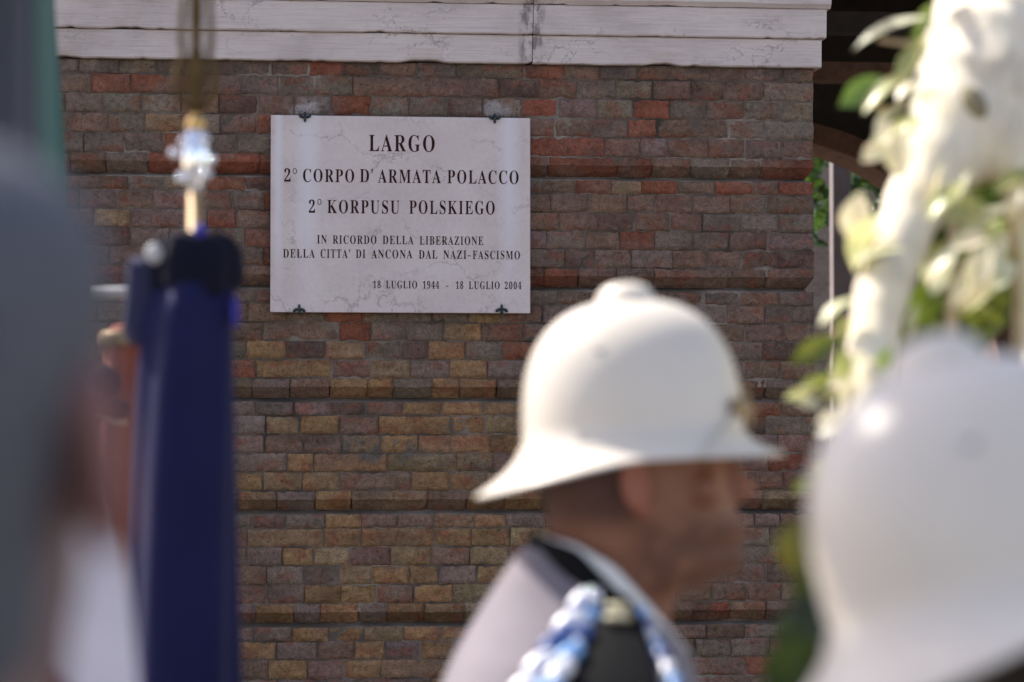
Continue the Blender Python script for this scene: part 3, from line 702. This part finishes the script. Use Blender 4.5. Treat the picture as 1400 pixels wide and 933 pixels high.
def head_rings(grow=0, n=40, zmin=-9):
    rs = []
    for z, xb, xf, hw, fr in HEAD:
        if z < zmin: continue
        rs.append(sup(n, (xf-xb)/2+grow, hw+grow, (xb+xf)/2, 0, CHIN+z, 2.25, fr))
    return rs
def finger(m, p, d, L, r):
    p = Vector(p); d = Vector(d).normalized(); q = p+d*L*.45; d2 = (d+Vector((.25, 0, -.1))).normalized(); e = q+d2*L*.3; d3 = (d2+Vector((.35, 0, 0))).normalized(); f = e+d3*L*.25
    m.tube([p-d*.02, p, q, e, f], [r, r, r*.95, r*.88, r*.6], 8)
def make_body(root, skin):
    m = MB(); m.loft(head_rings())
    # nose, ears, brow, lips
    m.loft([sup(12, .006, .009, .103, 0, CHIN+.138), sup(12, .013, .010, .108, 0, CHIN+.12), sup(12, .021, .013, .113, 0, CHIN+.103), sup(12, .026, .0175, .116, 0, CHIN+.092), sup(12, .019, .016, .111, 0, CHIN+.083)])
    m.ell((.116, 0, CHIN+.055), (.0135, .024, .006)); m.ell((.116, 0, CHIN+.044), (.013, .022, .007))
    for s in (-1, 1):
        ctr = Vector((.0, s*.083, CHIN+.102)); rot = Matrix.Rotation(R(-12), 3, 'Y') @ Matrix.Rotation(-s*R(24), 3, 'Z')
        m.ell(ctr, (.018, .006, .030), rot)
        pts = [ctr + rot @ Vector((.019*math.cos(a), s*.006, .032*math.sin(a))) for a in [R(x) for x in range(40, 300, 16)]]
        m.tube(pts, .0062, 8); m.ell(ctr+Vector((.004, s*.002, -.03)), (.008, .006, .011))
        m.ell((.086, s*.033, CHIN+.128), (.016, .016, .013)); m.ell((.097, s*.033, CHIN+.148), (.012, .024, .007)); m.ell((.078, s*.045, CHIN+.095), (.02, .02, .018))
    E_ = lambda z, cx, a, b: sup(32, a, b, cx, 0, z, 2.4)
    m.loft([E_(.84, -.05, .11, .16), E_(.92, -.055, .118, .168), E_(1.08, -.05, .102, .148), E_(1.28, -.06, .122, .17), E_(1.39, -.065, .118, .178), E_(1.45, -.06, .10, .15), E_(1.49, -.05, .07, .085), E_(1.53, -.03, .058, .058)])
    for s in (-1, 1):
        m.tube([(-.05, s*.09, .9), (-.05, s*.1, .68), (-.045, s*.1, .5), (-.06, s*.1, .36), (-.065, s*.1, .1), (-.06, s*.1, .05)], [.088, .078, .058, .056, .038, .04], 16)
        m.tube([(-.08, s*.1, .04), (.02, s*.105, .035), (.12, s*.11, .025)], [.038, .042, .03], 14, .75)
        m.tube([(-.065, s*.15, 1.41), (-.065, s*.2, 1.38), (-.07, s*.235, 1.25), (-.07, s*.245, 1.12), (-.04, s*.25, 1.0), (-.01, s*.245, .87)], [.06, .06, .05, .043, .04, .028], 14)
        h = Vector((0, s*.243, .83)); m.tube([(-.01, s*.245, .88), (0, s*.243, .84), (.008, s*.243, .78)], [.026, .034, .034], 12, .45)
        for k in range(4): finger(m, (.033-.021*k+.003, s*.243, .772-.002*abs(k-1.4)), (.06, 0, -1), (.072, .08, .075, .058)[k], .0085)
        finger(m, (.035, s*.236, .83), (.55, -s*.1, -.8), .062, .0095)
    o = m.build('body', skin, root, remesh=.0055, sm=3); a = o.data.color_attributes.new('tint', 'FLOAT_COLOR', 'POINT')
    for i, v in enumerate(o.data.vertices):      # shaved beard: cooler, darker skin on jaw, chin and lip; redder nose and ears
        x, y, z = v.co; z -= CHIN
        k = sstep(-.02, .02, x)*sstep(-.035, -.005, z)*sstep(.085, .05, z)*sstep(-.3, .2, fbm((x*40, y*40, z*40), 3)+.25)
        q = max(sstep(.118, .135, x)*sstep(.07, .09, z)*sstep(.13, .11, z), sstep(.076, .084, abs(y))*sstep(.06, .07, z) if z > .05 and z < .15 else 0)
        hr = sstep(.022, -.012, x + .02*fbm((z*30, 4, y*9), 2))*sstep(.035, .075, z)*(1-sstep(.077, .083, abs(y)))*sstep(.3, .2, z)
        k = max(k, hr*1.6)      # cropped hair of the nape and temple
        a.data[i].color = (lerp(1, .58, k)+.25*q, lerp(1, .56, k)-.02*q, lerp(1, .60, k), 1)
    return o
def hair_shell(root, mat, g=.005, zlow=.04, full=False):
    m = MB(); n = 40; rs = []
    for z, xb, xf, hw, fr in HEAD:
        if z < zlow: continue
        r = sup(n, (xf-xb)/2+g, hw+g, (xb+xf)/2, 0, CHIN+z+(g if z > .2 else 0), 2.25, fr)
        lim = (.004 if z < .125 else .035 if z < .15 else .085) if not full else (-.02 if z < .13 else .03 if z < .16 else .09)
        for i, p in enumerate(r):
            if p.x > lim:      # tuck the shell under the skin in front of the hairline
                c = Vector(((xb+xf)/2, 0, p.z)); r[i] = c + (p-c)*.86
        rs.append(r)
    m.loft(rs); return m.build('hair', mat, root, sub=1)
def make_jacket(root, mat, name='jacket'):
    m = MB(); E_ = lambda z, cx, a, b: sup(40, a, b, cx, 0, z, 2.35)
    m.loft([E_(.80, -.055, .145, .19), E_(.92, -.06, .142, .19), E_(1.08, -.055, .13, .172), E_(1.25, -.065, .146, .198), E_(1.38, -.07, .149, .208), E_(1.43, -.068, .143, .195), E_(1.465, -.066, .130, .172), E_(1.50, -.068, .108, .132), E_(1.53, -.074, .084, .095), E_(1.56, -.082, .056, .066), E_(1.585, -.088, .032, .045)])
    for s in (-1, 1):
        m.tube([(-.065, s*.15, 1.405), (-.065, s*.205, 1.385), (-.07, s*.243, 1.25), (-.07, s*.255, 1.12), (-.04, s*.258, 1.0), (-.014, s*.25, .89)], [.074, .076, .066, .06, .055, .046], 18)
    o = m.build(name, mat, root, remesh=.008, sm=6); return o
def make_legs(root):
    m = MB(); E_ = lambda z, cx, a, b: sup(32, a, b, cx, 0, z, 2.3)
    m.loft([E_(.80, -.05, .118, .17), E_(.88, -.055, .127, .178), E_(.97, -.055, .122, .172)])
    for s in (-1, 1): m.tube([(-.05, s*.09, .92), (-.05, s*.1, .68), (-.045, s*.1, .5), (-.055, s*.1, .3), (-.055, s*.1, .07)], [.1, .094, .082, .076, .07], 18)
    m.build('trousers', M['trouser'], root, remesh=.009, sm=5)
    for s in (-1, 1):
        m = MB(); m.loft([sup(24, .145, .047, .02, s*.104, .0005, 2.6), sup(24, .148, .05, .02, s*.104, .02, 2.6), sup(24, .14, .047, .02, s*.104, .045, 2.4), sup(24, .09, .045, -.02, s*.102, .075, 2.2), sup(24, .055, .042, -.055, s*.1, .105, 2)])
        m.build('shoe', M['shoe'], root)
def ringband(root, name, mat, top, h, thick, rx, ry, cx, n=56):
    """collar: a closed band whose top edge follows top(x), of height h(x)"""
    m = MB(); rings = []
    for k in range(n):
        t = 2*math.pi*k/n; x = math.cos(t); y = math.sin(t); X = cx+rx*x
        z1 = top(X); z0 = z1-h(X)
        o = lambda f, z: Vector((cx+(rx+f)*x, (ry+f)*y, z))
        rings.append([o(0, z1), o(thick*.5, z1+.002), o(thick, z1-.001), o(thick*1.7, z0), o(thick*.7, z0)])
    rings.append(rings[0]); m.loft(rings, caps=False); return m.build(name, mat, root)
def make_helmet(root, HZ=1.704, front_badge=True):
    """pith helmet; HZ is the height of the foot of the dome"""
    hx = 0.004; A, Bw, Hd = .129, .107, .155
    h = empty('helmet', (hx, 0, HZ), 0, root); h.rotation_euler = (0, R(-3.5), 0)
    n = 96; rings = []; inner = []
    def ring(prof):
        r = []
        for k in range(n):
            t = 2*math.pi*k/n; r.append(prof(t))
        return r
    def pt(t, q, z):    # q scales the plan ellipse
        return Vector((A*q*math.cos(t), Bw*q*math.sin(t), z))
    NS = 22
    for i in range(NS):                       # dome, apex to foot
        a = (i+.12)/(NS-1+.12)*math.pi/2
        q = (math.sin(a)**.80)*(1-.03*math.sin(a)**6); z = Hd*max(0, math.cos(a))**.80
        rings.append(ring(lambda t: pt(t, q*.985, z)))
    def brim(t):
        c = math.cos(t); rear = max(0, -c)**1.5; fr = max(0, c)**2.2; side = 1-abs(c)**1.7
        return .007 + .043*rear + .029*fr + .008*side, .021 + .031*rear + .004*fr + .0*side
    NB = 12
    for i in range(1, NB+1):                  # brim, foot to lip
        s = i/NB
        def f(t, s=s):
            o, d = brim(t); c = math.cos(t); k = .985 + .018*s
            return Vector(((A*k + o*s**1.75)*math.cos(t), (Bw*k + o*s**1.75)*math.sin(t), -d*(s**.95)))
        rings.append(ring(f))
    lip = [Vector((p.x*1.006, p.y*1.006, p.z-.003)) for p in rings[-1]]; rings.append(lip)
    rings.append([Vector((p.x*.99, p.y*.99, p.z-.0035)) for p in rings[-2]])
    for i in range(NB-1, -1, -1): rings.append([Vector((p.x*.975, p.y*.975, p.z-.004)) for p in rings[NS+i-1]])
    m = MB(); m.loft(rings); m.build('shell', M['helmet'], h)
    m = MB(); kz = Hd*.985
    m.loft([sup(28, a, a*.95, 0, 0, kz+z, 2) for a, z in ((.036, -.012), (.035, -.003), (.033, .002), (.030, .010), (.024, .0165), (.014, .0205), (.003, .0215))]); m.build('top_knob', M['helmet'], h)
    for s in (-1, 1):
        for (t, z) in ((R(112), .098), (R(70), .105)):
            q = (1-(z/Hd)**2)**.5; c = Vector((A*q*1.0*math.cos(t), s*Bw*q*math.sin(t), z)); nr = Vector((c.x/A**2, c.y/Bw**2, c.z/Hd**2)).normalized()
            mm = MB(); mm.tube([c-nr*.006, c+nr*.004, c+nr*.006], [.0095, .0095, .0065], 16); mm.build('vent_button', M['vent'], h)
    # side buttons with the chin strap running down from them to the brim's edge, and the front badge
    for s in (-1, 1):
        pts = []
        for i in range(13):
            u = i/12; t = lerp(R(68), R(31), u)*s; o, d = brim(t); zz = lerp(-d-.002, .026, u)
            k = 1.0 + (o/A)*(max(0, -zz)/d)**1.75
            pts.append(Vector((A*k*math.cos(t)*1.008, Bw*k*math.sin(t)*1.012, zz+.001)))
        m = MB(); m.tube(pts, .0042, 8, .5); m.build('chin_strap', M['strap'], h)
        m = MB(); c = pts[-1]; nr = Vector((c.x/A**2, c.y/Bw**2, 0)).normalized(); m.tube([c-nr*.004, c+nr*.004, c+nr*.006], [.012, .012, .008], 16); m.build('strap_button', M['dull_brass'], h)
    m = MB(); m.ell((A*.99, 0, .022), (.006, .017, .02)); m.ell((A*1.0, 0, .022), (.007, .010, .012)); m.ell((A*.985, 0, .045), (.005, .008, .008)); m.build('badge', M['dull_brass'], h)
    return h
M['strap'] = simple('pale_strap', (.60, .56, .48), .5)

# officer in focus range, facing right
d1 = 3.16; hp = P(862, 605, d1)
off = empty('person', (hp.x, hp.y, 0), -YAW + R(3)); tag(off, 'officer in white helmet and grey jacket standing in profile facing right before the wall', 'person')
make_body(off, M['skin']); hair_shell(off, M['hair'], .0025, .105); make_jacket(off, M['jacket']); make_legs(off); make_helmet(off)
ctop = lambda x: interp(x, [(-.11, 1.598), (-.065, 1.588), (-.024, 1.564), (.045, 1.486), (.08, 1.445)])
ringband(off, 'shirt_collar', M['white_cloth'], ctop, lambda x: .056, .005, .079, .070, -.020)
ringband(off, 'jacket_collar', M['black_cloth'], lambda x: ctop(x)-interp(x, [(-.11, -.001), (-.06, .006), (-.025, .024), (.02, .042), (.08, .046)]), lambda x: interp(x, [(-.11, .05), (-.05, .042), (.0, .022), (.06, .016)]), .006, .084, .077, -.024)
OM = Matrix.Translation(off.location) @ Matrix.Rotation(off.rotation_euler.z, 4, 'Z'); OI = OM.inverted()
def op(px, py, d): return OI @ P(px, py, d)
ep = empty('epaulette', (0, 0, 0), 0, off)
m = MB()   # padded shoulder board running from the collar to the shoulder's end
rings = []
for (px0, px1, py, d) in ((812, 868, 815, 3.06), (796, 886, 840, 3.02), (778, 902, 875, 2.97), (756, 918, 920, 2.92), (738, 930, 970, 2.88), (728, 938, 1020, 2.86)):
    a, b = op(px0, py, d), op(px1, py, d+.01); mid = (a+b)/2
    rings.append([a, lerp(a, mid, .5)+Vector((0, -.002, .010)), mid+Vector((0, -.003, .013)), lerp(mid, b, .5)+Vector((0, -.002, .010)), b, mid+Vector((0, .02, -.022))])
m.loft(rings); m.build('shoulder_board', M['black_cloth'], ep, sub=2)
def beads(pts, r, n, ph, step=('cord_white', 'cord_blue')):
    """a plaited cord: fat slanting strands, alternately white and blue"""
    L = [Vector(p) for p in pts]; m = MB(); m.tube(L, r*.5, 10); mi = [len(step)-1]*len(m.f)
    for i in range(n):
        u = (i+ph)/n*(len(L)-1); k = min(int(u), len(L)-2); p = lerp(L[k], L[k+1], u-k); t = (L[k+1]-L[k]).normalized()
        ax = (t*.75 + Vector((-.75, 0, -.25))).normalized(); q = Vector((1, 0, 0)).rotation_difference(ax).to_matrix()
        m.ell(p, (r*1.5, r*.8, r*.72), q, 14, 8); mi += [i % len(step)]*(len(m.f)-len(mi))
    o = mesh_obj('braided_cord', m.v, m.f, [M[c] for c in step], ep, True); o.data.polygons.foreach_set('material_index', mi); return o
lft = [op(806, 812, 3.03), op(775, 858, 2.97), op(745, 900, 2.92), op(716, 945, 2.87), op(694, 990, 2.85)]
lft2 = [op(816, 826, 3.03), op(792, 870, 2.96), op(770, 912, 2.91), op(742, 955, 2.86), op(718, 1000, 2.84)]
beads(lft, .0155, 6, .3, ('cord_white', 'cord_white', 'cord_deep')); beads(lft2, .0135, 7, .8, ('cord_blue', 'cord_deep', 'cord_blue', 'cord_white'))
rgt = [op(872, 838, 3.03), op(888, 872, 3.0), op(906, 905, 2.96), op(925, 945, 2.93), op(938, 985, 2.92)]
beads(rgt, .009, 9, .2, ('cord_blue', 'cord_deep', 'cord_white'))
for (px, py, d, r, mt) in ((812, 817, 3.0, .0095, 'silver'), (800, 812, 3.01, .007, 'silver')):
    m = MB(); m.ell(op(px, py, d), (r, r, r)); m.build('button', M[mt], ep)
m = MB()
a = op(829, 832, 2.995); b = op(858, 832, 3.0); m.tube([a, b], .0075, 10, .8); a = op(826, 845, 2.98); b = op(862, 845, 2.985); m.tube([a, b], .005, 10, .8); m.build('rank_bar', M['gold_cloth'] if 'gold_cloth' in M else simple('pale_gold_thread', (.62, .56, .38), .45), ep)

# second officer, close to the camera at the right
d2 = 1.885; h2 = P(1366, 605, d2)
o2 = empty('person', (h2.x, h2.y, 0), -YAW + R(20.6)); tag(o2, 'nearest officer in shade, cut by the right edge, large white helmet tilted back', 'person')
make_body(o2, M['skin_red']); hair_shell(o2, M['hair'], .003, .045); make_jacket(o2, M['jacket']); make_legs(o2); make_helmet(o2, 1.704).rotation_euler = (R(-7.6), R(-13.5), 0)
k2 = (1.7-(804-605)*K*d2)/1.704; o2.scale = (1, 1, k2)
for c_ in o2.children:
    if c_.name.startswith('helmet'): c_.scale = (1, 1, 1/k2)
ringband(o2, 'shirt_collar', M['white_cloth'], ctop, lambda x: .036, .004, .077, .068, -.020)
ringband(o2, 'jacket_collar', M['black_cloth'], lambda x: ctop(x)-.01, lambda x: .035, .006, .084, .077, -.024)

# grey haired man, cut by the left edge
d3 = 1.15; h3 = P(-130, 605, d3)
o3 = empty('person', (h3.x, h3.y, 0), -YAW + R(76)); tag(o3, 'grey haired man in dark jacket cut by the left edge, seen from behind', 'person')
make_body(o3, M['skin_dull']); hair_shell(o3, M['grey_hair'], .008, .0, True); make_jacket(o3, M['slate_wool']); make_legs(o3)
s3 = (1.7+8*K*d3)/1.665; o3.scale = (1.0, 1.0, s3)

# ------------------------------------------------------------------ flags
def pole_part(root, name, mat, r, z0, z1, n=16):
    m = MB(); m.tube([(0, 0, z0), (0, 0, z1)], r, n); return m.build(name, mat, root)
# furled navy flag on a brass-tipped staff
d4 = 3.55; s4 = K*d4; fp = P(266, 605, d4); zz = lambda py: 1.7+(605-py)*s4*1.0
nav = empty('flag', (fp.x, fp.y, 0), -YAW); tag(nav, 'furled navy blue flag on brass staff with bronze spear finial, left of plaque', 'flag')
pole_part(nav, 'staff', M['dull_brass'], 10.5*s4, .0, zz(225))
def gather(name, mat, rows, folds, amp, root, ph=0, X0=266, flat=.55, n=120, seed=0):
    """hanging cloth gathered in vertical pleats; rows are (y, left x, right x) in the photo"""
    m = MB(); rings = []
    N = 44; y0, y1 = rows[0][0], rows[-1][0]
    L = [(r[0], r[1]) for r in rows]; Rr = [(r[0], r[2]) for r in rows]
    for i in range(N+1):
        y = lerp(y0, y1, i/N); a, b = interp(y, L), interp(y, Rr); cx = ((a+b)/2-X0)*s4; hw = (b-a)/2*s4; r = []
        for k in range(n):
            t = 2*math.pi*k/n
            w_ = 1 + amp*(math.sin(folds*t+ph+.5*math.sin(y*.006+t)) + .5*math.sin((folds*1.7)//1*t+2.1+y*.004+seed)) - amp*.8
            r.append(Vector((cx+hw*w_*math.cos(t), hw*flat*w_*math.sin(t), zz(y)+.004*math.sin(3*t+seed))))
        rings.append(r)
    m.loft(rings); return m.build(name, mat, root)
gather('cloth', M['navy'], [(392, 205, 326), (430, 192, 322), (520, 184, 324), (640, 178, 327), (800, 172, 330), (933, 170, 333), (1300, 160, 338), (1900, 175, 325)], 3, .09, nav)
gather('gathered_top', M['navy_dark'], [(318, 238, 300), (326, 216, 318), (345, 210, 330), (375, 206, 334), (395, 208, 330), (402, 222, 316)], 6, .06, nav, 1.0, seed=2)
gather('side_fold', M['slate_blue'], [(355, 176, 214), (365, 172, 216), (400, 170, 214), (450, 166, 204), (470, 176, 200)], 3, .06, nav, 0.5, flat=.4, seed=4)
m = MB(); m.ell(((212-266)*s4, -.02, zz(348)), (.011, .008, .013)); m.build('tie_end', M['pale'], nav)
for (px, py, dy, rr3) in ((274, 318, -.012, (.009, .009, .012)), (323, 428, -.02, (.006, .007, .020))):
    m = MB(); m.ell(((px-266)*s4, dy, zz(py)), rr3); m.build('ribbon', M['violet'], nav)
m = MB(); z = zz
m.loft([sup(20, r*s4, r*s4, 0, 0, z(y), 2) for r, y in ((11, 262), (12, 252), (15, 246), (17, 232), (18, 215), (17, 200), (14, 186), (11, 178), (10, 172))]); m.build('knop', M['silver'], nav)
for (dx, py, dy) in ((-27, 211, -.02), (-12, 196, -.028), (23, 220, -.02), (-17, 245, -.02), (18, 240, -.024), (14, 192, -.02)):
    m = MB(); m.ell((dx*s4, dy, z(py)), (7.5*s4,)*3); m.build('boss', M['silver'], nav)
m = MB(); m.loft([sup(16, r*s4, r*s4, 0, 0, z(y), 2) for r, y in ((10, 180), (14, 172), (13, 165), (8, 158), (6, 150))]); m.build('collar_ring', M['gold'], nav)
m = MB()      # openwork spear: a thin blade inside two bowed side bars
m.loft([sup(20, a*s4, b*s4, 0, 0, z(y), 2) for a, b, y in ((7, 7, 156), (8, 8, 140), (14, 8, 120), (16, 8, 100), (11, 7, 80), (7, 6, 60), (9, 6, 20), (9, 6, -40), (6, 5, -100), (1, 1, -150))])
for sx in (-1, 1): m.tube([(sx*a*s4, 0, z(y)) for a, y in ((4, 150), (18, 138), (27, 118), (26, 96), (18, 76), (21, 50), (19, 10), (15, -40), (8, -100), (2, -140))], [b*s4 for b in (4, 5, 6, 6, 5, 4.5, 4, 4, 3.5, 2)], 10)
m.build('spear_finial', M['bronze'], nav)

# slate flag with green hem hanging at far left
d5 = 4.3; s5 = K*d5; f5 = P(-140, 605, d5)
fl = empty('flag', (f5.x, f5.y, 0), -YAW); tag(fl, 'large hanging slate grey flag with dark green edge behind the grey haired man', 'flag')
V, F, C = [], [], []; nu, nv = 70, 40
z5 = lambda py: 1.7+(605-py)*s5
for side in (0, 1):
    for j in range(nv+1):
        py = lerp(-260, 1150, j/nv); xr = interp(py, [(-260, 62), (0, 80), (200, 95), (380, 108), (700, 118), (1150, 110)])
        for i in range(nu+1):
            u = i/nu; px = lerp(-140, xr, u)
            V.append(Vector(((px+140)*s5, .035*math.sin(u*11+py*.002)*(.4+u)-.02*u+side*.003, z5(py))))
            C.append((.045, .125, .115) if u > .80 else (.115, .125, .16))
for side in (0, 1):
    o = side*(nu+1)*(nv+1)
    for j in range(nv):
        for i in range(nu):
            a = o+j*(nu+1)+i; f = (a, a+1, a+nu+2, a+nu+1); F.append(f if side else f[::-1])
mesh_obj('cloth', V, F, M['flag'], fl, True, C)
pole_part(fl, 'staff', M['twig'], .016, 0, z5(-330))

# orange banner between the man and the navy flag
d6 = 4.6; s6 = K*d6; f6 = P(160, 605, d6); z6 = lambda py: 1.7+(605-py)*s6
ob = empty('banner', (f6.x, f6.y, 0), -YAW); tag(ob, 'orange red banner with gold band behind the navy flag', 'banner')
m = MB(); m.tube([(34*s6, .05, 0), (34*s6, .05, z6(380))], .012); m.build('staff', M['pale'], ob)
m = MB(); m.tube([((122-160)*s6, .05, z6(398)), ((208-160)*s6, .05, z6(397))], 8*s6, 16); m.build('crossbar', M['pale'], ob)
m = MB(); rings = []
for y, a, b in ((440, 150, 200), (470, 146, 205), (560, 140, 206), (700, 140, 207), (933, 135, 210), (1700, 120, 220)):
    r = []
    for k in range(60):
        t = 2*math.pi*k/60; q = 1+.09*math.sin(5*t+y*.01); r.append(Vector((((a+b)/2-160)*s6+(b-a)/2*s6*q*math.cos(t), .035*q*math.sin(t), z6(y))))
    rings.append(r)
m.loft(rings); m.build('cloth', M['orange'], ob, sub=1)
m = MB(); m.loft([[Vector((5*s6+27*s6*g*math.cos(t), .04*g*math.sin(t), z6(y))) for t in [2*math.pi*k/40 for k in range(40)]] for g, y in ((.97, 474), (1.08, 470), (1.1, 463), (1.05, 456), (.9, 452))]); m.build('gold_band', M['dull_brass'], ob)
m = MB(); m.ell((-10*s6, -.045, z6(525)), (22*s6, .02, 26*s6)); m.ell((4*s6, -.045, z6(560)), (20*s6, .02, 16*s6)); m.ell((-28*s6, -.045, z6(575)), (16*s6, .02, 22*s6)); m.build('dark_bow', M['navy_dark'], ob)
m = MB(); m.tube([(-48*s6, -.07, z6(556)), (-20*s6, -.075, z6(566)), (8*s6, -.07, z6(578)), (22*s6, -.06, z6(578))], 3.5*s6, 10); m.build('pale_cord', M['twig'], ob)

# white cloth hanging in a narrow cone at the lower left
d7 = 2.2; s7 = K*d7; f7 = P(105, 605, d7); z7 = lambda py: 1.7+(605-py)*s7
wc = empty('flag', (f7.x, f7.y, 0), -YAW); tag(wc, 'furled white flag with red lower fold hanging beside the grey haired man', 'flag')
m = MB(); rings = []
ROW = ((598, 70, 126), (615, 30, 140), (660, -20, 152), (740, -60, 164), (850, -80, 178), (960, -90, 190), (1300, -100, 205), (2100, -60, 190))
for i in range(50):
    y = lerp(598, 2100, i/49) if i > 16 else lerp(598, 960, i/17)
    a, b = interp(y, [(q[0], q[1]) for q in ROW]), interp(y, [(q[0], q[2]) for q in ROW]); r = []
    for k in range(90):
        t = 2*math.pi*k/90; q = 1+.05*math.sin(4*t+1)+.03*math.sin(7*t+y*.004); r.append(Vector((((a+b)/2-105)*s7+(b-a)/2*s7*q*math.cos(t), (b-a)/2*s7*.7*q*math.sin(t), z7(y))))
    rings.append(r)
rings.sort(key=lambda r: -r[0].z); m.loft(rings); m.build('cloth', M['shirt'], wc)
m = MB(); rings = []
for y, a, b in ((885, 70, 82), (905, 58, 100), (940, 50, 125), (1000, 46, 135), (1200, 45, 140), (2000, 60, 130)):
    rings.append([Vector((((a+b)/2-105)*s7+(b-a)/2*s7*math.cos(t), -.06+(b-a)/2*s7*.5*math.sin(t), z7(y))) for t in [2*math.pi*k/40 for k in range(40)]])
m.loft(rings); m.build('red_fold', cloth_mat('dark_red_cloth', (.16, .02, .03), .7, .1), wc, sub=1)
m = MB(); m.tube([(0, .01, 0), (.0, .01, z7(598))], .012); m.build('staff', M['twig'], wc)
